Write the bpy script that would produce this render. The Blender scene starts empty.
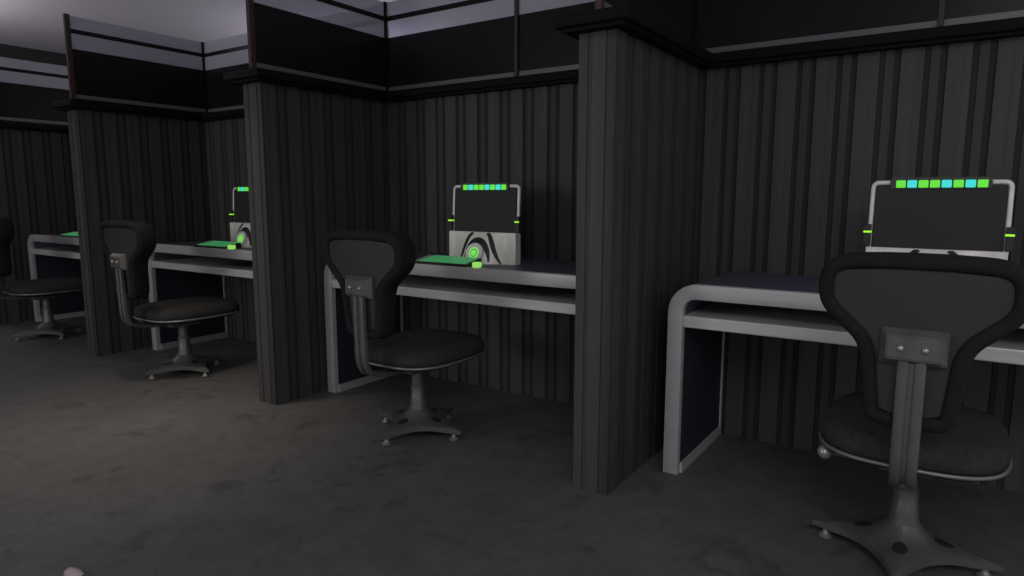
import bpy, bmesh, math, random
from mathutils import Vector, Matrix
random.seed(7)
PI = math.pi
col = bpy.context.scene.collection

# ------------------------------------------------------------------ materials
def s2l(c):
    c = c / 255.0
    return c / 12.92 if c <= 0.04045 else ((c + 0.055) / 1.055) ** 2.4
def srgb(r, g, b): return (s2l(r), s2l(g), s2l(b), 1.0)

def mat(name, rgb, rough=0.6, metal=0.0, noise=0.0, scale=(8, 8, 8), bump=0.0, spec=0.5, emit=None, estr=0.0, bscale=None, detail=5):
    m = bpy.data.materials.new(name); m.use_nodes = True
    nt = m.node_tree; n = nt.nodes; l = nt.links
    b = n['Principled BSDF']
    b.inputs['Base Color'].default_value = (*rgb, 1)
    b.inputs['Roughness'].default_value = rough
    b.inputs['Metallic'].default_value = metal
    b.inputs['Specular IOR Level'].default_value = spec
    if emit:
        b.inputs['Emission Color'].default_value = (*emit, 1); b.inputs['Emission Strength'].default_value = estr
    tc = n.new('ShaderNodeTexCoord'); mp = n.new('ShaderNodeMapping'); mp.inputs['Scale'].default_value = scale
    l.new(tc.outputs['Object'], mp.inputs['Vector'])
    nz = n.new('ShaderNodeTexNoise'); nz.inputs['Scale'].default_value = 1; nz.inputs['Detail'].default_value = detail
    l.new(mp.outputs[0], nz.inputs['Vector'])
    r = n.new('ShaderNodeMapRange'); r.inputs['From Min'].default_value = .25; r.inputs['From Max'].default_value = .75
    r.inputs['To Min'].default_value = 1 - noise; r.inputs['To Max'].default_value = 1 + noise
    l.new(nz.outputs['Fac'], r.inputs['Value'])
    mx = n.new('ShaderNodeVectorMath'); mx.operation = 'SCALE'; mx.inputs[0].default_value = rgb
    l.new(r.outputs[0], mx.inputs['Scale']); l.new(mx.outputs[0], b.inputs['Base Color'])
    if bump:
        bp = n.new('ShaderNodeBump'); bp.inputs['Strength'].default_value = bump; bp.inputs['Distance'].default_value = .01
        src = nz
        if bscale:
            src = n.new('ShaderNodeTexNoise'); src.inputs['Scale'].default_value = bscale
            l.new(tc.outputs['Object'], src.inputs['Vector'])
        l.new(src.outputs['Fac'], bp.inputs['Height']); l.new(bp.outputs[0], b.inputs['Normal'])
    return m

M = {}
M['siding'] = mat('siding', (.056, .056, .053), .62, 0, .22, (22, 22, .7), .12)
M['siding_mid'] = mat('siding_mid', (.042, .042, .040), .65, 0, .2, (22, 22, .7), .1)
M['siding_groove'] = mat('siding_groove', (.022, .022, .022), .8, 0, .2, (22, 22, .7))  # shade of the recesses put into a darker siding colour
M['cap'] = mat('cap', (.006, .006, .006), .7, 0, .2, (6, 6, 6), spec=.15)
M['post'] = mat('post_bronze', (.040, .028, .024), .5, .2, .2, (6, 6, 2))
M['mullion'] = mat('mullion_bronze', (.034, .028, .026), .5, .2, .2, (6, 6, 2))
M['frame'] = mat('desk_metal', (.52, .515, .51), .48, .25, .10, (3, 3, 40), .04)
M['shelf'] = mat('shelf_metal', (.62, .61, .60), .38, .15, .08, (3, 3, 40), .03)
M['desk_top'] = mat('desk_top', (.100, .095, .140), .45, 0, .12, (14, 14, 14))
M['desk_side'] = mat('desk_side', (.026, .026, .042), .6, 0, .15, (8, 8, 8))
M['fabric'] = mat('chair_fabric', (.042, .042, .040), .95, 0, .25, (60, 60, 60), .5, .2, bscale=260)
M['rim'] = mat('chair_rim', (.013, .013, .013), .85, 0, .25, (40, 40, 40), .3, .3, bscale=200)
M['shell'] = mat('chair_shell', (.033, .033, .033), .6, 0, .12, (12, 12, 12))
M['chair_metal'] = mat('chair_metal', (.150, .148, .135), .42, .45, .25, (14, 14, 8), .05)
M['bar'] = mat('bar_housing', (.060, .060, .056), .5, 0, .1, (20, 20, 20))
M['clamp'] = mat('clamp_black', (.030, .030, .029), .5, 0, .1, (20, 20, 20))
M['trim_metal'] = mat('seat_trim', (.25, .25, .24), .4, .5, .15, (14, 14, 14))
M['bright_metal'] = mat('bright_metal', (.42, .42, .41), .3, .6, .15, (20, 20, 20))
M['hole'] = mat('dark_inset', (.016, .017, .016), .6, 0, .2, (30, 30, 30))
M['pc_metal'] = mat('computer_metal', (.92, .89, .83), .45, .1, .14, (30, 30, 12), .03)
M['pc_black'] = mat('computer_black', (.018, .018, .018), .5, 0, .1, (20, 20, 20))
M['screen'] = mat('screen', (.032, .032, .031), .55, 0, .04, (5, 5, 5), spec=.3)
M['green'] = mat('green_light', (.1, .5, .05), .4, 0, .02, (9, 9, 9), emit=(.12, .70, .04), estr=.85)
M['mouse'] = mat('mouse_glow', (.3, .6, .15), .4, 0, .02, (9, 9, 9), emit=(.33, .80, .14), estr=.7)
M['lime'] = mat('lime_light', (.2, .5, .05), .4, 0, .02, (9, 9, 9), emit=(.38, .95, .03), estr=.9)
M['cyan'] = mat('cyan_light', (.05, .5, .5), .4, 0, .02, (9, 9, 9), emit=(.04, .66, .60), estr=.85)
M['key_green'] = mat('key_green', (.06, .26, .10), .4, 0, .35, (30, 60, 30), emit=(.06, .34, .12), estr=.5)
M['logo_green'] = mat('logo_green', (.15, .5, .1), .4, 0, .05, (9, 9, 9), emit=(.22, .80, .12), estr=.75)
M['key_pale'] = mat('key_pale', (.42, .46, .40), .5, 0, .1, (30, 30, 30))
M['ceiling'] = mat('ceiling', (.78, .74, .80), .9, 0, .04, (1, 1, 1))
M['far_wall'] = mat('far_wall', (.02, .02, .02), .8, 0, .15, (1, 1, 1))
M['lump'] = mat('lump', (.42, .33, .34), .7, 0, .1, (40, 40, 40))

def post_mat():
    # reddish reflected light painted into the lower post, olive at the top
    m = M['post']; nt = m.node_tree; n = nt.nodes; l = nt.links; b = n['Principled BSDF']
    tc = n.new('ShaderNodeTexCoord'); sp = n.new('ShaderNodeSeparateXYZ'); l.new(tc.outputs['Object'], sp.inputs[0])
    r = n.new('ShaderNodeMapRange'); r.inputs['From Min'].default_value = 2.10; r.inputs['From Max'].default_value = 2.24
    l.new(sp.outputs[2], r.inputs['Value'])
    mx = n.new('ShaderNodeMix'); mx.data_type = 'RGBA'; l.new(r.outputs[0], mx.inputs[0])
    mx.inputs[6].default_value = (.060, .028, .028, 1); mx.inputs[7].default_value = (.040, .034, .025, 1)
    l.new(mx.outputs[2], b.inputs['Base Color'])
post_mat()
def floor_mat():
    m = bpy.data.materials.new('floor'); m.use_nodes = True
    nt = m.node_tree; n = nt.nodes; l = nt.links; b = n['Principled BSDF']
    tc = n.new('ShaderNodeTexCoord')
    a = n.new('ShaderNodeTexNoise'); a.inputs['Scale'].default_value = .9; a.inputs['Detail'].default_value = 6; a.inputs['Roughness'].default_value = .6
    c = n.new('ShaderNodeTexNoise'); c.inputs['Scale'].default_value = 9; c.inputs['Detail'].default_value = 8; c.inputs['Roughness'].default_value = .72
    d = n.new('ShaderNodeTexNoise'); d.inputs['Scale'].default_value = 34; d.inputs['Detail'].default_value = 4
    for t in (a, c, d): l.new(tc.outputs['Object'], t.inputs['Vector'])
    def mr(s, lo, hi, f0=.3, f1=.7):
        r = n.new('ShaderNodeMapRange'); r.inputs['From Min'].default_value = f0; r.inputs['From Max'].default_value = f1
        r.inputs['To Min'].default_value = lo; r.inputs['To Max'].default_value = hi; l.new(s.outputs['Fac'], r.inputs['Value']); return r
    r1, r2, r3 = mr(a, .86, 1.14), mr(c, .80, 1.16), mr(d, .95, 1.05)
    # sparse dark scuffs with their own shape
    e = n.new('ShaderNodeTexNoise'); e.inputs['Scale'].default_value = 5.5; e.inputs['Detail'].default_value = 9; e.inputs['Distortion'].default_value = 1.2
    l.new(tc.outputs['Object'], e.inputs['Vector'])
    r4 = mr(e, 1.0, .72, .58, .68)
    prev = r1
    for r in (r2, r3, r4):
        q = n.new('ShaderNodeMath'); q.operation = 'MULTIPLY'; l.new(prev.outputs[0], q.inputs[0]); l.new(r.outputs[0], q.inputs[1]); prev = q
    v = n.new('ShaderNodeVectorMath'); v.operation = 'SCALE'; v.inputs[0].default_value = (.110, .111, .113)
    l.new(prev.outputs[0], v.inputs['Scale']); l.new(v.outputs[0], b.inputs['Base Color'])
    b.inputs['Roughness'].default_value = .62; b.inputs['Specular IOR Level'].default_value = .35
    bp = n.new('ShaderNodeBump'); bp.inputs['Strength'].default_value = .35; bp.inputs['Distance'].default_value = .008
    l.new(c.outputs['Fac'], bp.inputs['Height']); l.new(bp.outputs[0], b.inputs['Normal'])
    return m
M['floor'] = floor_mat()

def glass_mat(name, rgb, transp, rough, spec=.5, tint=(1, 1, 1)):
    m = bpy.data.materials.new(name); m.use_nodes = True
    nt = m.node_tree; n = nt.nodes; l = nt.links; b = n['Principled BSDF']
    b.inputs['Base Color'].default_value = (*rgb, 1); b.inputs['Roughness'].default_value = rough
    b.inputs['Specular IOR Level'].default_value = spec
    t = n.new('ShaderNodeBsdfTransparent'); t.inputs[0].default_value = (*tint, 1)
    mx = n.new('ShaderNodeMixShader'); mx.inputs[0].default_value = transp
    l.new(b.outputs[0], mx.inputs[1]); l.new(t.outputs[0], mx.inputs[2]); l.new(mx.outputs[0], n['Material Output'].inputs[0])
    return m
M['glass_dark'] = glass_mat('smoked_glass', (.013, .013, .014), .04, .25, .15)
M['glass_band'] = glass_mat('frosted_glass', (.55, .55, .60), .36, .4, .3, (.9, .9, 1))
M['glass_low'] = glass_mat('frosted_strip', (.17, .17, .18), .10, .3, .4)

# ------------------------------------------------------------------ helpers
def obj(name, bm, m, parent=None, smooth=False, loc=(0, 0, 0)):
    me = bpy.data.meshes.new(name); bmesh.ops.recalc_face_normals(bm, faces=bm.faces); bm.to_mesh(me); bm.free()
    for x in (m if isinstance(m, (list, tuple)) else [m]): me.materials.append(x)
    if smooth:
        for p in me.polygons: p.use_smooth = True
        me.set_sharp_from_angle(angle=math.radians(smooth if smooth > 1 else 40))
    o = bpy.data.objects.new(name, me); col.objects.link(o); o.location = loc
    if parent: o.parent = parent
    return o
def thing(name, label, cat, loc=(0, 0, 0), group=None):
    o = bpy.data.objects.new(name, None); col.objects.link(o); o.empty_display_size = .1
    o.location = loc; o['label'] = label; o['category'] = cat
    if group: o['group'] = group
    return o
def dup(o, parent=None):
    c = o.copy(); col.objects.link(c)
    if parent: c.parent = parent
    for ch in list(o.children): dup(ch, c)
    return c
def place(src, loc, label, first):
    o = src if first else dup(src)
    o.location = loc; o['label'] = label
    return o
def struct(o): o['kind'] = 'structure'; return o

def box(bm, x0, x1, y0, y1, z0, z1, bev=0, mi=0, seg=2):
    vs = [bm.verts.new((x, y, z)) for x in (x0, x1) for y in (y0, y1) for z in (z0, z1)]
    F = [(0, 1, 3, 2), (4, 6, 7, 5), (0, 4, 5, 1), (2, 3, 7, 6), (0, 2, 6, 4), (1, 5, 7, 3)]
    fs = [bm.faces.new([vs[i] for i in f]) for f in F]
    for f in fs: f.material_index = mi
    if bev:
        es = list({e for f in fs for e in f.edges})
        bmesh.ops.bevel(bm, geom=es, offset=bev, segments=seg, affect='EDGES', profile=.5)
    return fs
def prism(bm, pts, ax, a0, a1, mi=0):
    """polygon pts in the plane normal to ax, extruded a0..a1"""
    def P(u, v, a): return {'x': (a, u, v), 'y': (u, a, v), 'z': (u, v, a)}[ax]
    A = [bm.verts.new(P(u, v, a0)) for u, v in pts]; B = [bm.verts.new(P(u, v, a1)) for u, v in pts]
    n = len(pts); out = []
    for i in range(n): out.append(bm.faces.new((A[i], A[(i + 1) % n], B[(i + 1) % n], B[i])))
    out.append(bm.faces.new(A[::-1])); out.append(bm.faces.new(B))
    for f in out: f.material_index = mi
    return out
def loft(bm, rings, closed=True, cap0=True, cap1=True, mi=0):
    R = [[bm.verts.new(p) for p in r] for r in rings]; n = len(R[0])
    for a, b in zip(R, R[1:]):
        for i in range(n if closed else n - 1):
            f = bm.faces.new((a[i], a[(i + 1) % n], b[(i + 1) % n], b[i])); f.material_index = mi
    if cap0: bm.faces.new(R[0][::-1]).material_index = mi
    if cap1: bm.faces.new(R[-1]).material_index = mi
def tube(bm, pts, r, n=10, mi=0, flat=None):
    pts = [Vector(p) for p in pts]; rings = []; up = None
    for i, p in enumerate(pts):
        t = (pts[min(i + 1, len(pts) - 1)] - pts[max(i - 1, 0)]).normalized()
        if up is None: up = Vector((0, 1, 0)) if abs(t.y) < .9 else Vector((1, 0, 0))
        s = t.cross(up).normalized(); up = s.cross(t).normalized()
        rr = r[i] if isinstance(r, (list, tuple)) else r
        rings.append([p + s * math.cos(2 * PI * k / n) * rr + up * math.sin(2 * PI * k / n) * rr for k in range(n)])
    loft(bm, rings, mi=mi)
def lathe(bm, prof, cx=0, cy=0, n=24, mi=0):
    loft(bm, [[(cx + r * math.cos(2 * PI * k / n), cy + r * math.sin(2 * PI * k / n), z) for k in range(n)] for r, z in prof], mi=mi)
def round_path(pts, rad, seg=8):
    """polyline with rounded inner corners"""
    pts = [Vector(p) for p in pts]; out = [pts[0]]
    for i in range(1, len(pts) - 1):
        a, b, c = pts[i - 1], pts[i], pts[i + 1]
        u = (a - b).normalized(); v = (c - b).normalized()
        p, q = b + u * rad, b + v * rad
        for k in range(seg + 1):
            t = k / seg; out.append(p * (1 - t) ** 2 + b * 2 * t * (1 - t) + q * t * t)
    out.append(pts[-1]); return out

# ------------------------------------------------------------------ dimensions
S = 2.0088; D = .9324; T = .1487; H = 1.733; CT = 1.79; GT = 2.362; OV = .070; CEIL = 3.2
XL, XR = -10.0, 3.2; YF, YB = -6.5, 8.0; WX0, WX1 = -8.0, 2.6

# ------------------------------------------------------------------ shell
bm = bmesh.new(); box(bm, XL - .2, XR, YF, YB + .2, -.1, 0); struct(obj('floor', bm, M['floor']))
bm = bmesh.new(); box(bm, XL - .2, XR, YF, YB + .2, CEIL, CEIL + .1); struct(obj('ceiling', bm, M['ceiling']))
bm = bmesh.new(); box(bm, XL - .2, XL, YF, YB, 0, CEIL); struct(obj('wall_left', bm, M['far_wall']))
bm = bmesh.new(); box(bm, XL, XR, YB, YB + .2, 0, CEIL); struct(obj('wall_far', bm, M['far_wall']))

bm = bmesh.new(); box(bm, XL, -2.2, YF, YF + .2, 0, CEIL); struct(obj('rear_light_blocker', bm, M['far_wall']))  # partial wall added out of view to block world light from the left rear
# ribbed siding profile: (offset, depth, material of the segment that follows)
PER = .1570
def ribs(a0, a1, phase=0.0):
    """list of (position, depth) and segment material; starts and ends flush"""
    base = [(0, 0, 0), (.024, .0, 0), (.026, .0008, 0), (.052, .0008, 0), (.054, 0, 0), (.080, 0, 2), (.085, .006, 2), (.0975, .006, 2), (.102, .003, 1), (.1330, .003, 2), (.1375, .006, 2), (.152, .006, 2)]
    pts = []
    k = math.floor((a0 - phase) / PER) - 1
    while phase + k * PER < a1:
        for o, d, m in base:
            p = phase + k * PER + o
            if a0 < p < a1: pts.append((p, d, m))
        k += 1
    return [(a0, 0, 0)] + pts + [(a1, 0, 0)]

def siding_wall(path, z0, z1):
    """path: list of (x, y, material index) closed counter-clockwise"""
    bm = bmesh.new(); n = len(path)
    A = [bm.verts.new((x, y, z0)) for x, y, m in path]; B = [bm.verts.new((x, y, z1)) for x, y, m in path]
    for i in range(n):
        j = (i + 1) % n
        f = bm.faces.new((A[i], A[j], B[j], B[i])); f.material_index = path[i][2]
    bm.faces.new(B); bm.faces.new(A[::-1])
    return bm
SM = [M['siding'], M['siding_mid'], M['siding_groove']]
# back wall between the cubicles and the room behind
path = [(p, d, m) for p, d, m in ribs(WX0, WX1, .024)]
path += [(WX1, T, 0), (WX0, T, 0)]
struct(obj('wall_back', siding_wall(path, 0, H), SM))
bm = bmesh.new()
box(bm, WX0, WX1, -OV, T + OV, H + .014, CT, .006)
box(bm, WX0, WX1, -OV + .022, T + OV - .022, H, H + .014)
struct(obj('trim_1', bm, M['cap']))

# ---- partitions
ZB = [(CT, 1.815, 0), (1.815, 1.842, 1), (1.842, 2.146, 2), (2.146, 2.248, 3), (2.248, 2.278, 0), (2.278, GT, 3)]
GM = [M['glass_dark'], M['glass_low'], M['glass_dark'], M['glass_band']]
def pane(ax, a0, a1, c, th=.008):
    bm = bmesh.new()
    zs = [CT] + [z[1] for z in ZB]
    def P(a, s, z): return (c + s * th / 2, a, z) if ax == 'y' else (a, c + s * th / 2, z)
    L = {(a, s): [bm.verts.new(P(a, s, z)) for z in zs] for a in (a0, a1) for s in (-1, 1)}
    order = [(a0, -1), (a1, -1), (a1, 1), (a0, 1)]
    for i in range(4):
        A, B = L[order[i]], L[order[(i + 1) % 4]]
        for k in range(len(ZB)):
            bm.faces.new((A[k], B[k], B[k + 1], A[k + 1])).material_index = ZB[k][2]
    bm.faces.new([L[o][0] for o in order]); bm.faces.new([L[o][-1] for o in order]).material_index = 3
    return bm

GX = -T / 2; GY = T / 2
def make_partition():
    t = thing('cubicle_partition', '', 'partition', group='ribbed partitions between the desk bays')
    # plan outline, counter-clockwise, partition right face on x = 0, joined to the wall at y = 0
    r = ribs(-D, 0, -D + .012)
    path = [(-T, -D, 0)]
    for o, d, m in [(.006, -.0, 0), (.036, 0, 2), (.038, .003, 1), (.052, .003, 2), (.054, 0, 0), (.108, 0, 2), (.111, .004, 1), (.140, .004, 2), (.143, 0, 1)]:
        path.append((-T + o, -D + d, m))
    path += [(-d, p, m) for p, d, m in r]
    path += [(-T + d, p, m) for p, d, m in reversed(r[1:])]
    # reversed list: shift materials so that each segment keeps its own
    obj('wall_panel', siding_wall(path, 0, H), SM, t)
    bm = bmesh.new()
    box(bm, -T - OV, OV, -D - OV, -OV, H + .014, CT, .006)
    box(bm, -T - OV + .022, OV - .022, -D - OV + .022, -OV, H, H + .014)
    obj('cap', bm, M['cap'], t)
    obj('glass_pane', pane('y', -D + .03, GY - .022, GX), GM, t)
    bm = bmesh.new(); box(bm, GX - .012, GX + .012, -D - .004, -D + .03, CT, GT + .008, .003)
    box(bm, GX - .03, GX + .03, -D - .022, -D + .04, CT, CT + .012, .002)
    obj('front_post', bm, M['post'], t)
    bm = bmesh.new(); box(bm, GX - .013, GX + .013, GY - .02, GY + .013, CT, GT + .004, .002)
    obj('corner_post', bm, M['cap'], t)
    return t
plabels = ['tall ribbed dark partition nearest the viewer, left of the closest desk',
           'dark ribbed partition with olive front edge, left of the second desk from the right',
           'narrow-looking dark ribbed partition left of the third desk, with reddish post on its cap',
           'farthest dark ribbed partition, at the left edge behind the partly hidden chair']
P0 = make_partition()
for i in range(4): place(P0, (-S * i, 0, 0), plabels[i], i == 0)

def make_screen(x0, x1):
    t = thing('glass_screen', '', 'glass screen', group='smoked glass screens on top of the back wall')
    xm = (x0 + x1) / 2
    obj('glass_pane', pane('x', x0, xm - .011, GY), GM, t)
    obj('glass_pane', pane('x', xm + .011, x1, GY), GM, t)
    bm = bmesh.new(); box(bm, xm - .011, xm + .011, GY - .02, GY + .02, CT, GT + .004, .003)
    obj('mullion', bm, M['mullion'], t)
    return t
slabels = ['dark smoked glass screen on the back wall above the nearest computer',
           'dark smoked glass screen on the back wall above the second computer, between two partitions',
           'short visible run of banded smoked glass on the back wall behind the third bay',
           'banded smoked glass on the back wall of the farthest bay']
G0 = make_screen(GX + .013, GX + S - .013)
for i in range(3): place(G0, (-S * i, 0, 0), slabels[i], i == 0)

# ------------------------------------------------------------------ desk (origin at left front outer foot, faces -y)
DW = 1.755; DD = .587; DH = .803; TH = .061; LW = .062; RO = .118; RI = .05
def arch(off=0.0, seg=10):
    def arc(cx, cz, r, a0, a1): return [(cx + r * math.cos(math.radians(a0 + (a1 - a0) * k / seg)), cz + r * math.sin(math.radians(a0 + (a1 - a0) * k / seg))) for k in range(seg + 1)]
    o = off
    out = [(o, 0)] + arc(RO, DH - RO, RO - o, 180, 90) + arc(DW - RO, DH - RO, RO - o, 90, 0) + [(DW - o, 0)]
    inn = [(DW - LW, 0)] + arc(DW - LW - RI, DH - TH - RI, RI, 0, 90) + arc(LW + RI, DH - TH - RI, RI, 90, 180) + [(LW, 0)]
    return out, inn
def arch_bm(y0, y1, off=0, leg=True, bev=0):
    bm = bmesh.new(); out, inn = arch(off); inn = inn[::-1]  # both from left foot to right foot
    n = len(out); V = []
    for y in (y0, y1): V.append(([bm.verts.new((x, y, z)) for x, z in out], [bm.verts.new((x, y, z)) for x, z in inn]))
    (o0, i0), (o1, i1) = V
    for k in range(n - 1):
        bm.faces.new((o0[k], o0[k + 1], i0[k + 1], i0[k])); bm.faces.new((o1[k], i1[k], i1[k + 1], o1[k + 1]))
        bm.faces.new((o0[k], o1[k], o1[k + 1], o0[k + 1])); bm.faces.new((i0[k], i0[k + 1], i1[k + 1], i1[k]))
    bm.faces.new((o0[0], i0[0], i1[0], o1[0])); bm.faces.new((o0[-1], o1[-1], i1[-1], i0[-1]))
    if bev:
        bm.normal_update()
        es = [e for e in bm.edges if len(e.link_faces) == 2 and abs(e.verts[0].co.y - e.verts[1].co.y) < 1e-6 and e.calc_face_angle(0) > 1.2 and abs(e.verts[0].co.y - y0) < 1e-6]
        bmesh.ops.bevel(bm, geom=es, offset=bev, segments=2, affect='EDGES', profile=.5)
    return bm
def make_desk():
    t = thing('desk', '', 'desk', group='metal edged desks in the bays')
    obj('front_frame', arch_bm(0, .03, 0, bev=.004), M['frame'], t, 35)
    obj('tabletop', arch_bm(.03, DD, .0015), M['desk_top'], t, 35)
    for sx, name in ((0, 'side_panel'), (1, 'side_panel')):
        xo = LW if sx == 0 else DW - LW
        s = 1 if sx == 0 else -1
        bm = bmesh.new(); a, b = sorted((xo - s * .004, xo + s * .003)); box(bm, a, b, .03, DD - .02, .046, .62)
        p = obj('side_panel', bm, M['desk_side'], t)
        bm = bmesh.new(); a, b = sorted((xo + s * .0, xo + s * .010)); box(bm, a, b, .03, DD, 0.0, .046, .002)
        obj('bottom_bar', bm, M['frame'], t)
        bm = bmesh.new(); box(bm, a, b, DD - .022, DD, .046, .625, .002); obj('rear_leg', bm, M['frame'], t)
    bm = bmesh.new(); box(bm, LW, DW - LW, .004, DD - .01, .626, .674, .005)
    obj('shelf', bm, M['shelf'], t)
    return t
dl = ['nearest metal framed desk with rounded corner, right side of the photo',
      'second metal framed desk from the right, under the computer with a green emblem',
      'third metal framed desk, beyond the second chair back, its computer half hidden',
      'farthest metal framed desk, small, cut off by a partition at the left']
K0 = make_desk()
for i in range(4): place(K0, (.095 - S * i + (0, -.065, 0, -.025)[i], -.595, 0), dl[i], i == 0)

# ------------------------------------------------------------------ chair (origin under the column on the floor, faces +y)
def dens(pts, n):
    """resample a closed smooth (Catmull-Rom) curve through pts"""
    N = len(pts); fine = []
    for i in range(N):
        p0, p1, p2, p3 = [Vector((*pts[(i + k) % N], 0)) for k in (-1, 0, 1, 2)]
        for k in range(10):
            t = k / 10
            fine.append(.5 * ((2 * p1) + (p2 - p0) * t + (2 * p0 - 5 * p1 + 4 * p2 - p3) * t * t + (3 * p1 - 3 * p2 + p3 - p0) * t ** 3))
    L = [0]
    for a, b in zip(fine, fine[1:] + fine[:1]): L.append(L[-1] + (b - a).length)
    out = []; j = 0
    for k in range(n):
        d = L[-1] * k / n
        while L[j + 1] < d: j += 1
        u = (d - L[j]) / (L[j + 1] - L[j]); a = fine[j]; b = fine[(j + 1) % len(fine)]
        out.append(a.lerp(b, u))
    return [(p.x, p.y) for p in out]
def inset(pts, d):
    n = len(pts); out = []
    for i in range(n):
        a, b = Vector(pts[i - 2]), Vector(pts[(i + 2) % n]); t = (b - a).normalized()
        out.append((pts[i][0] - t.y * d, pts[i][1] + t.x * d))    # counter-clockwise: inward is left
    return out
half = [(0, .527), (.092, .529), (.108, .548), (.117, .62), (.126, .725), (.135, .757), (.222, .832), (.240, .862), (.243, .932), (.228, .972), (.184, .995), (.08, 1.001)]
outline = half + [(0, 1.002)] + [(-x, z) for x, z in half[:0:-1]]
def lin(pts, n, smooth=3):
    N = len(pts); L = [0]
    for k in range(N): L.append(L[-1] + (Vector(pts[(k + 1) % N]) - Vector(pts[k])).length)
    out = []; j = 0
    for k in range(n):
        d = L[-1] * k / n
        while L[j + 1] < d: j += 1
        out.append(Vector(pts[j]).lerp(Vector(pts[(j + 1) % N]), (d - L[j]) / (L[j + 1] - L[j])))
    for _ in range(smooth): out = [(out[k - 1] + out[k] * 2 + out[(k + 1) % n]) / 4 for k in range(n)]
    return [(p.x, p.y) for p in out]
OUT = lin(outline, 120, 5)
CY = .37   # distance of the back shell behind the column
def by(z, x=0):   # lean of the backrest and wrap of its wings towards the sitter
    return -CY + .03 * (1 - (z - .53) / .47) * .9 + .35 * x * x
def ring(ins, dy): return [(x, by(z, x) + dy, z) for x, z in inset(OUT, ins)]
def sheet(bm, ins, dy, nx=14, nz=40):
    # smooth face filling the outline, row by row
    P = inset(OUT, ins); zs = [p[1] for p in P]; z0, z1 = min(zs) + .0005, max(zs) - .0005; rows = []
    for k in range(nz + 1):
        z = z0 + (z1 - z0) * k / nz; xs = []
        for i in range(len(P)):
            (x1, a), (x2, b) = P[i], P[(i + 1) % len(P)]
            if (a - z) * (b - z) <= 0 and a != b: xs.append(x1 + (x2 - x1) * (z - a) / (b - a))
        lo, hi = min(xs), max(xs)
        rows.append([bm.verts.new((lo + (hi - lo) * i / nx, by(z, lo + (hi - lo) * i / nx) + dy, z)) for i in range(nx + 1)])
    for a, b in zip(rows, rows[1:]):
        for i in range(nx): bm.faces.new((a[i], a[i + 1], b[i + 1], b[i]))
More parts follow.
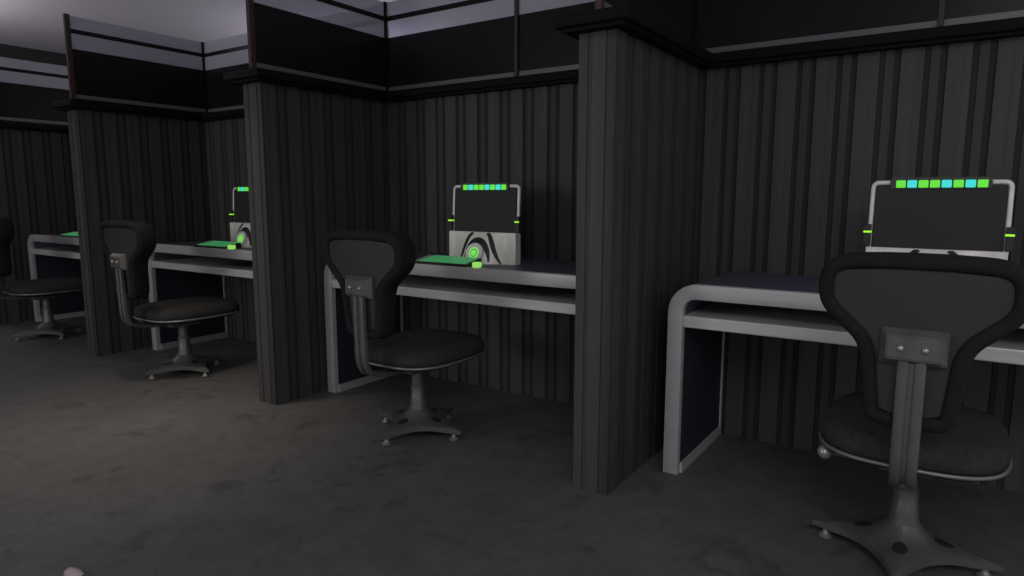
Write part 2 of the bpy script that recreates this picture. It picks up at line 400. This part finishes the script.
def make_chair():
    t = thing('office_chair', '', 'chair', group='black swivel chairs at the desks')
    # backrest: padded rim with cushion on the sitter's side, recessed shell behind
    bm = bmesh.new()
    loft(bm, [ring(.043, .018), ring(.041, .004), ring(.037, -.008), ring(.028, -.013), ring(.012, -.012), ring(.003, -.004), ring(.0, .008), ring(-.001, .026), ring(.000, .066), ring(.007, .086), ring(.020, .097), ring(.036, .101)], cap0=False, cap1=False)
    sheet(bm, .034, .1005)
    obj('backrest', bm, M['rim'], t, 60)
    bm = bmesh.new()
    sheet(bm, .039, .003)
    obj('back_shell', bm, M['shell'], t, 50)
    # bracket with two bolts
    zb0, zb1 = .705, .812; yb = by(.76) + .004
    bm = bmesh.new()
    loft(bm, [[(sx * w, yb + dy, zc + sz * h) for sx, sz in ((-1, -1), (1, -1), (1, 1), (-1, 1))] for w, h, dy, zc in
              ((.077, .047, .01, .7585), (.078, .048, -.014, .7585), (.060, .031, -.038, .7585))])
    bmesh.ops.bevel(bm, geom=list(bm.edges), offset=.003, segments=2, affect='EDGES')
    br = obj('back_bracket', bm, M['chair_metal'], t)
    for sx in (-.028, .028):
        bm = bmesh.new()
        rs = [[(sx + r * math.cos(k * PI / 6), yb + dy + .0025, .7575 + r * math.sin(k * PI / 6)) for k in range(12)] for r, dy in ((.0085, -.040), (.0085, -.046), (.006, -.049), (.002, -.050))]
        loft(bm, rs); obj('bolt', bm, M['bright_metal'], br, 40)
    # upright channel of two ribs, bending forward under the seat
    bm = bmesh.new()
    yp = yb - .018
    def strip(x0, x1, dy, th):
        ctr = [(yp + .008, .735), (yp + .010, .60), (yp + .014, .46), (yp + .020, .412), (yp + .040, .380), (yp + .09, .363), (yp + .15, .354), (-.05, .347)]
        rings = []
        for i, (y, z) in enumerate(ctr):
            a = Vector(ctr[max(i - 1, 0)]); b = Vector(ctr[min(i + 1, len(ctr) - 1)]); tn = (b - a).normalized(); nr = Vector((tn.y, -tn.x))
            if nr.x > 0: nr = -nr
            p = Vector((y, z)) + nr * dy
            q = p + nr * th
            m = (x1 - x0) * .22
            rings.append([(x0, p.x, p.y), (x0, q.x - nr.x * .004, q.y - nr.y * .004), (x0 + m, q.x, q.y), (x1 - m, q.x, q.y), (x1, q.x - nr.x * .004, q.y - nr.y * .004), (x1, p.x, p.y)])
        loft(bm, rings)
    strip(-.033, .033, 0, .010); strip(-.032, -.007, .008, .012); strip(.007, .032, .008, .012)
    obj('back_support', bm, M['chair_metal'], t, 40)
    # seat
    def se(hx, hy, z, cy=.0, e=3.1, n=64, dip=0):
        out = []
        for k in range(n):
            a = 2 * PI * k / n; c, s = math.cos(a), math.sin(a)
            x = hx * abs(c) ** (2 / e) * (1 if c > 0 else -1); y = hy * abs(s) ** (2 / e) * (1 if s > 0 else -1)
            out.append((x, y + cy, z - dip * (max(0, y) / .3) ** 2 ))
        return out
    HX, HY, C0 = .252, .290, .040
    bm = bmesh.new()
    loft(bm, [se(HX * .97, HY * .97, .388, C0), se(HX * 1.0, HY * 1.0, .397, C0), se(HX * 1.01, HY * 1.01, .414, C0), se(HX * .985, HY * .985, .434, C0), se(HX * .93, HY * .93, .449, C0),
              se(HX * .82, HY * .82, .457, C0), se(HX * .55, HY * .55, .460, C0), se(HX * .25, HY * .25, .459, C0)])
    st = obj('seat', bm, M['fabric'], t, 60)
    bm = bmesh.new()
    loft(bm, [se(HX * .45, HY * .45, .350, C0), se(HX * .80, HY * .80, .358, C0), se(HX * .96, HY * .96, .371, C0), se(HX * .975, HY * .975, .381, C0)])
    obj('seat_pan', bm, M['rim'], t, 60)
    bm = bmesh.new(); n = 64
    R0 = se(HX * 1.0, HY * 1.0, .385, C0); rings = []
    for k in range(n):
        p = Vector(R0[k]); o = Vector((p.x, p.y - C0, 0)).normalized()
        rings.append([p + o * .0065 * math.cos(a) + Vector((0, 0, .0065 * math.sin(a))) for a in [2 * PI * j / 8 for j in range(8)]])
    V = [[bm.verts.new(q) for q in r] for r in rings]
    for k in range(n):
        for j in range(8): bm.faces.new((V[k][j], V[(k + 1) % n][j], V[(k + 1) % n][(j + 1) % 8], V[k][(j + 1) % 8]))
    obj('seat_trim', bm, M['trim_metal'], t, 60)
    # lever with ball knob under the left rear of the seat
    bm = bmesh.new(); tube(bm, [(-.05, -.09, .338), (-.18, -.135, .347), (-.21, -.145, .350)], .006, 8)
    lv = obj('lever', bm, M['chair_metal'], t, 50)
    bm = bmesh.new(); bmesh.ops.create_uvsphere(bm, u_segments=16, v_segments=10, radius=.022); bmesh.ops.translate(bm, verts=bm.verts, vec=(-.222, -.148, .352))
    obj('knob', bm, M['bright_metal'], lv, 60)
    # mechanism plate and column
    bm = bmesh.new(); box(bm, -.075, .075, -.12, .10, .318, .352, .01)
    obj('tilt_mechanism', bm, M['chair_metal'], t, 40)
    bm = bmesh.new(); lathe(bm, [(.050, .105), (.042, .140), (.038, .190), (.036, .194), (.036, .235), (.031, .240), (.030, .300), (.036, .302), (.036, .330)], n=24)
    obj('column', bm, M['chair_metal'], t, 40)
    # four-pointed base
    RT = .268; NS = 14; PW = .62; ANG = []
    for q in range(4):
        for k in range(26):
            u = (k - 13) / 13; w = PI / 4 * abs(u) ** 1.8 * (1 if u > 0 else -1); ANG.append(q * PI / 2 + w)
    NA = len(ANG)
    def Rad(a): return min(RT, .292 / ((abs(math.cos(a)) ** PW + abs(math.sin(a)) ** PW) ** (1 / PW)))
    def top(r, a):
        s = r / RT
        return .056 + .040 * (1 - min(1, s)) ** 1.1 + .075 * math.exp(-((r / .052) ** 2))
    def bot(r, a): return .034 + .034 * max(0, 1 - r / .20)
    bm = bmesh.new(); tv = []; bv = []
    for i in range(NA):
        a = ANG[i]; R = Rad(a); tr = []; br_ = []
        for k in range(1, NS + 1):
            r = R * k / NS; e = .010 * max(0, (k / NS - .7) / .3) ** 2 * (1 - R / RT * .4)
            e = .006 * (k / NS) ** 6; tr.append(bm.verts.new((r * math.cos(a), r * math.sin(a), top(r, a) - e)))
            br_.append(bm.verts.new((r * math.cos(a) * .985, r * math.sin(a) * .985, min(bot(r, a), top(r, a) - e - .010))))
        tv.append(tr); bv.append(br_)
    ct = bm.verts.new((0, 0, top(0, 0))); cb = bm.verts.new((0, 0, .08))
    for i in range(NA):
        j = (i + 1) % NA
        bm.faces.new((ct, tv[i][0], tv[j][0])); bm.faces.new((cb, bv[j][0], bv[i][0]))
        for k in range(NS - 1):
            bm.faces.new((tv[i][k], tv[i][k + 1], tv[j][k + 1], tv[j][k])); bm.faces.new((bv[i][k], bv[j][k], bv[j][k + 1], bv[i][k + 1]))
        bm.faces.new((tv[i][-1], bv[i][-1], bv[j][-1], tv[j][-1]))
    bs = obj('base', bm, M['chair_metal'], t, 45)
    for q in range(4):
        a = q * PI / 2; ca, sa = math.cos(a), math.sin(a)
        bm = bmesh.new(); prof = []
        rr = []
        for s_, dz in ((1.0, .0008), (.9, .0022), (.6, .0022), (.2, .0022)):
            g = []
            for k in range(20):
                u = .112 + s_ * .028 * math.cos(2 * PI * k / 20); v = s_ * .021 * math.sin(2 * PI * k / 20)
                g.append((u * ca - v * sa, u * sa + v * ca, top(math.hypot(u, v), 0) + dz))
            rr.append(g)
        loft(bm, rr, cap0=False); obj('inset_cover', bm, M['hole'], bs, 50)
        bm = bmesh.new(); fx, fy = .222 * ca, .222 * sa
        lathe(bm, [(.018, 0), (.023, .004), (.023, .010), (.013, .017), (.009, .026), (.010, .034), (.013, .042)], fx, fy, 16)
        obj('foot', bm, M['trim_metal'], t, 50)
    return t
cl = ['black swivel chair closest to the viewer, seen from behind at the right edge',
      'black swivel chair in front of the second desk, its whole seat and base in view',
      'black swivel chair at the third desk, between the two middle partitions',
      'black swivel chair at the far left edge, its backrest cut off by the frame']
C0_ = make_chair()
for i, (x, y) in enumerate([(.977, -.80), (-1.085, -.795), (-3.105, -.81), (-5.11, -.81)]): place(C0_, (x, y, 0), cl[i], i == 0)

# ------------------------------------------------------------------ computer (origin: middle of the base's front bottom edge, faces -y)
BW, BH, BD = .428, .160, .045
def hump(x, z):
    k = max(0, 1 - z / (BH * 1.02))
    return .085 * k ** .75 * math.exp(-(x / .105) ** 2)
def ribbon(bm, path, w, off):
    """strip lying on the bulged front; path of (x, z), widths w"""
    n = len(path); rows = []
    for i, (x, z) in enumerate(path):
        a = Vector(path[max(i - 1, 0)]); b = Vector(path[min(i + 1, n - 1)]); tn = (b - a).normalized(); nr = Vector((-tn.y, tn.x))
        ww = w[i]
        row = []
        for s in (-1, -.33, .33, 1):
            px, pz = x + nr.x * ww * s / 2, z + nr.y * ww * s / 2
            pz = min(max(pz, .001), BH - .002)
            row.append((px, -hump(px, pz) - off * (.2 if abs(s) == 1 else 1), pz))
        rows.append(row)
    V = [[bm.verts.new(p) for p in r] for r in rows]
    W = [[bm.verts.new((p[0], p[1] + .006, p[2])) for p in r] for r in rows]
    for i in range(n - 1):
        for k in range(3): bm.faces.new((V[i][k], V[i][k + 1], V[i + 1][k + 1], V[i + 1][k]))
        bm.faces.new((V[i][0], V[i + 1][0], W[i + 1][0], W[i][0])); bm.faces.new((V[i][3], W[i][3], W[i + 1][3], V[i + 1][3]))
def bez(p0, p1, p2, p3, n=14):
    return [tuple((Vector(p0) * (1 - t) ** 3 + Vector(p1) * 3 * t * (1 - t) ** 2 + Vector(p2) * 3 * t * t * (1 - t) + Vector(p3) * t ** 3)) for t in [k / n for k in range(n + 1)]]
def make_computer():
    t = thing('desktop_computer', '', 'computer', group='computers with lit button bars')
    bm = bmesh.new(); nx, nz = 40, 20
    F = [[bm.verts.new((-BW / 2 + BW * i / nx, -hump(-BW / 2 + BW * i / nx, BH * k / nz), BH * k / nz)) for k in range(nz + 1)] for i in range(nx + 1)]
    B = [[bm.verts.new((-BW / 2 + BW * i / nx, BD, z)) for z in (0, BH)] for i in range(nx + 1)]
    for i in range(nx):
        for k in range(nz): bm.faces.new((F[i][k], F[i + 1][k], F[i + 1][k + 1], F[i][k + 1]))
        bm.faces.new((F[i][nz], F[i + 1][nz], B[i + 1][1], B[i][1])); bm.faces.new((F[i][0], B[i][0], B[i + 1][0], F[i + 1][0]))
        bm.faces.new((B[i][0], B[i][1], B[i + 1][1], B[i + 1][0]))
    for i, s in ((0, 1), (nx, -1)):
        bm.faces.new([F[i][k] for k in range(nz + 1)] + [B[i][1], B[i][0]])
    b = obj('base', bm, M['pc_metal'], t, 40)
    # dark swooping lines and the crescent around the emblem
    for s in (-1, 1):
        bm = bmesh.new(); p = bez((s * .045, .158), (s * .085, .135), (s * .088, .06), (s * .135, .002))
        ribbon(bm, p, [.008 + .016 * math.sin(PI * min(1, .15 + k / 17)) for k in range(15)], .0015); obj('dark_stripe', bm, M['pc_black'], b, 40)
    bm = bmesh.new(); p = bez((-.078, .012), (-.066, .150), (.066, .150), (.078, .012), 24)
    ribbon(bm, p, [.008 + .030 * math.sin(PI * k / 24) for k in range(25)], .0015); obj('dark_arch', bm, M['pc_black'], b, 40)
    # round emblem, standing slightly proud and leaning with the bulge
    ec = Vector((0, -hump(0, .054) - .003, .0565)); nz_ = Vector((0, -.95, .31)).normalized(); ux = Vector((1, 0, 0)); uz = ux.cross(nz_) * -1
    if uz.z < 0: uz = -uz
    def disc(r0, r1, d0, d1, m, name, par, n=32):
        bm = bmesh.new(); rr = []
        for r, d in ((r1, d0), (r1, d1), (r0, d1), (r0, d0)):
            rr.append([ec + nz_ * d + ux * r * math.cos(2 * PI * k / n) + uz * r * math.sin(2 * PI * k / n) for k in range(n)])
        V = [[bm.verts.new(p) for p in r] for r in rr]
        for a in range(4):
            for k in range(n): bm.faces.new((V[a][k], V[a][(k + 1) % n], V[(a + 1) % 4][(k + 1) % n], V[(a + 1) % 4][k]))
        return obj(name, bm, m, par, 40)
    em = disc(.0005, .053, -.012, .001, M['pc_metal'], 'emblem', b)
    disc(.021, .030, 0, .003, M['logo_green'], 'glow_ring', em)
    disc(.017, .021, 0, .0025, M['pc_black'], 'dark_ring', em)
    disc(.0005, .017, 0, .004, M['logo_green'], 'glow_centre', em)
    # small lit tabs beside the glow ring
    # screen
    bm = bmesh.new()
    a = [(-.200, BH), (.200, BH), (.198, .385), (-.198, .385)]
    V0 = [bm.verts.new((x, .022 + (z - BH) * .05, z)) for x, z in a]; V1 = [bm.verts.new((x, .038 + (z - BH) * .05, z)) for x, z in a]
    bm.faces.new(V0); bm.faces.new(V1[::-1])
    for k in range(4): bm.faces.new((V0[k], V1[k], V1[(k + 1) % 4], V0[(k + 1) % 4]))
    bmesh.ops.bevel(bm, geom=list(bm.edges), offset=.003, segments=2, affect='EDGES')
    obj('screen', bm, M['screen'], t)
    # tubes
    for s in (-1, 1):
        bm = bmesh.new(); tube(bm, round_path([(s * .208, .030, .150), (s * .207, .044, .396), (s * .14, .044, .396)], .020), .0085, 12)
        obj('frame_tube', bm, M['pc_metal'], t, 60)
        bm = bmesh.new(); box(bm, s * .215 - .0125, s * .215 + .0125, .008, .052, .162, .244, .003)
        c = obj('clamp', bm, M['clamp'], t)
        bm = bmesh.new(); box(bm, s * .2145 - .0128, s * .2145 + .0128, .0068, .050, .213, .220, .001)
        obj('light_strip', bm, M['lime'], c)
    # light bar
    bm = bmesh.new()
    loft(bm, [[(x, y, z) for x, z in ((-.148, .374), (.148, .374), (.153, .380), (.153, .402), (.143, .414), (-.143, .414), (-.153, .402), (-.153, .380))] for y in (.024, .060)])
    bmesh.ops.bevel(bm, geom=list(bm.edges), offset=.002, segments=2, affect='EDGES')
    bar = obj('light_bar', bm, M['bar'], t)
    for k, c in enumerate('GCGGCGCG'):
        x = -.1185 + .0349 * k
        bm = bmesh.new(); box(bm, x - .0148, x + .0148, .0205, .0245, .378, .404, .003)
        obj('lit_button', bm, M[{'G': 'green', 'C': 'cyan', 'L': 'lime'}[c]], bar)
    return t
ml = ['largest computer, nearest the viewer, with green and cyan lit buttons above its screen',
      'computer on the middle desk, its round glowing green emblem fully in view',
      'computer half hidden behind a partition, on the third desk']
Z0 = make_computer()
for i, (x, y) in enumerate([(.984, -.37), (-1.010, -.37), (-2.985, -.37)]): place(Z0, (x, y, DH), ml[i], i == 0)

# ------------------------------------------------------------------ keyboard (origin: middle of front edge, on the desk)
def make_keyboard():
    t = thing('keyboard', '', 'keyboard', group='green glowing keyboards')
    W, DP = .345, .125
    bm = bmesh.new(); pr = [(0, 0), (DP, 0), (DP, .031), (DP - .006, .035), (.006, .013), (0, .010)]
    prism(bm, pr, 'x', -W / 2, W / 2); bmesh.ops.bevel(bm, geom=list(bm.edges), offset=.0015, segments=1, affect='EDGES')
    b = obj('case', bm, M['pc_black'], t)
    # glowing key field follows the slope
    def zz(y): return .013 + .022 * (y - .006) / (DP - .012)
    bm = bmesh.new(); x0, x1 = -W / 2 + .045, W / 2 - .012
    V = []
    for (x, y) in ((x0 - .02, .008), (x1, .008), (x1, DP - .010), (x0 + .01, DP - .010)): V.append((x, y))
    lo = [bm.verts.new((x, y, zz(y) - .001)) for x, y in V]; hi = [bm.verts.new((x, y, zz(y) + .003)) for x, y in V]
    bm.faces.new(hi); bm.faces.new(lo[::-1])
    for k in range(4): bm.faces.new((lo[k], lo[(k + 1) % 4], hi[(k + 1) % 4], hi[k]))
    obj('lit_keys', bm, M['key_green'], t)
    bm = bmesh.new(); V = [(-W / 2 + .003, .008), (x0 - .024, .008), (x0 + .006, DP - .010), (-W / 2 + .003, DP - .01)]
    lo = [bm.verts.new((x, y, zz(y) - .001)) for x, y in V]; hi = [bm.verts.new((x, y, zz(y) + .002)) for x, y in V]
    bm.faces.new(hi); bm.faces.new(lo[::-1])
    for k in range(4): bm.faces.new((lo[k], lo[(k + 1) % 4], hi[(k + 1) % 4], hi[k]))
    obj('wrist_plate', bm, M['key_pale'], t)
    return t
kl = ['green glowing keyboard in front of the computer with the fully visible emblem',
      'green glowing keyboard on the third desk, beside the half hidden computer',
      'sliver of a pale green keyboard on the farthest desk at the left']
Y0 = make_keyboard()
for i, (x, y) in enumerate([(-1.110, -.592), (-3.110, -.592), (-5.145, -.592)]): place(Y0, (x, y, DH), kl[i], i == 0)

def make_mouse():
    t = thing('computer_mouse', '', 'mouse', group='small lime glowing mice')
    bm = bmesh.new(); box(bm, -.016, .016, -.022, .022, 0, .027, .006, seg=3); obj('body', bm, M['mouse'], t, 60)
    bm = bmesh.new(); box(bm, -.002, .002, .002, .016, 0.0255, .0315, .001); obj('scroll_wheel', bm, M['pc_black'], t)
    return t
el = ['small bright lime mouse right of the keyboard on the middle desk',
      'small bright lime mouse at the partition side of the third desk keyboard']
E0 = make_mouse()
for i, (x, y) in enumerate([(-.890, -.57), (-2.890, -.57)]): place(E0, (x, y, DH), el[i], i == 0)

# pale scrap of unidentified kind on the floor at the lower left edge
bm = bmesh.new(); rings = []
for z, s in ((0, .7), (.006, 1), (.014, .9), (.021, .55), (.024, .2)):
    rings.append([((1 + .15 * math.sin(3 * a + 9 * z)) * s * .034 * math.cos(a), (1 + .2 * math.sin(2 * a + 1)) * s * .020 * math.sin(a), z) for a in [2 * PI * k / 18 for k in range(18)]])
loft(bm, rings)
o = obj('pale_lump', bm, M['lump'], None, 50, loc=(-1.115, -2.335, 0)); o.rotation_euler = (0, 0, .2)
o['label'] = 'tiny pale pinkish scrap on the floor at the bottom left edge of the photo'; o['category'] = 'lump'

# ------------------------------------------------------------------ light
def area(name, loc, size, power, color=(1, 1, 1), rot=(0, 0, 0), spread=180):
    l = bpy.data.lights.new(name, 'AREA'); l.shape = 'DISK'; l.size = size; l.energy = power; l.color = color; l.spread = math.radians(spread)
    o = bpy.data.objects.new(name, l); col.objects.link(o); o.location = loc; o.rotation_euler = rot; return o
def point(name, loc, r, power, color=(1, 1, 1)):
    l = bpy.data.lights.new(name, 'POINT'); l.shadow_soft_size = r; l.energy = power; l.color = color
    o = bpy.data.objects.new(name, l); col.objects.link(o); o.location = loc; return o
area('overhead_fill', (2.2, -5.0, 3.0), 2.6, 72, (1, .99, .99))  # added overhead fill for the general light level, no fixture modelled
area('overhead_fill', (-6.5, -4.2, 3.1), 2.6, 2, (1, .99, .99))  # weak added fill over the left side
area('warm_ceiling_lamp', (-2.35, -1.5, 3.1), .3, 3.2, (1, .80, .62), spread=52)
area('ceiling_fill', (-8.0, -1.6, 2.3), 2.0, 38, (1, .95, .98), rot=(PI, 0, 0))  # upward fill added out of view to brighten the ceiling
point('back_room_fill', (-5.5, 3.5, 2.3), .3, 80, (.92, .90, 1))  # unseen fill added behind the back wall to lift the ceiling
area('front_fill', (-3.6, -6.2, 1.7), 1.6, 40, (1, .99, .98), rot=(PI / 2, 0, 0))  # low frontal fill added to brighten the upright surfaces
w = bpy.data.worlds.new('world'); bpy.context.scene.world = w; w.use_nodes = True
w.node_tree.nodes['Background'].inputs[0].default_value = (.93, .93, 1, 1)
w.node_tree.nodes['Background'].inputs[1].default_value = .46

# ------------------------------------------------------------------ camera
yaw, pitch, roll, f = -.58903805, -.13767923, .00109174, 665.0
F = Vector((math.sin(yaw) * math.cos(pitch), math.cos(yaw) * math.cos(pitch), math.sin(pitch)))
R = Vector((math.cos(yaw), -math.sin(yaw), 0)); U = R.cross(F)
R2 = R * math.cos(roll) + U * math.sin(roll); U2 = U * math.cos(roll) - R * math.sin(roll)
cam = bpy.data.cameras.new('camera'); cam.sensor_width = 36; cam.lens = f / 1024 * 36; cam.clip_start = .05
co = bpy.data.objects.new('camera', cam); col.objects.link(co)
mw = Matrix((R2, U2, -F)).transposed().to_4x4(); mw.translation = Vector((1.04927, -3.16380, 1.15)); co.matrix_world = mw
sc = bpy.context.scene; sc.camera = co
sc.view_settings.view_transform = 'Standard'; sc.view_settings.look = 'None'; sc.view_settings.gamma = 1; sc.view_settings.use_curve_mapping = False
sc.view_settings.exposure = 0
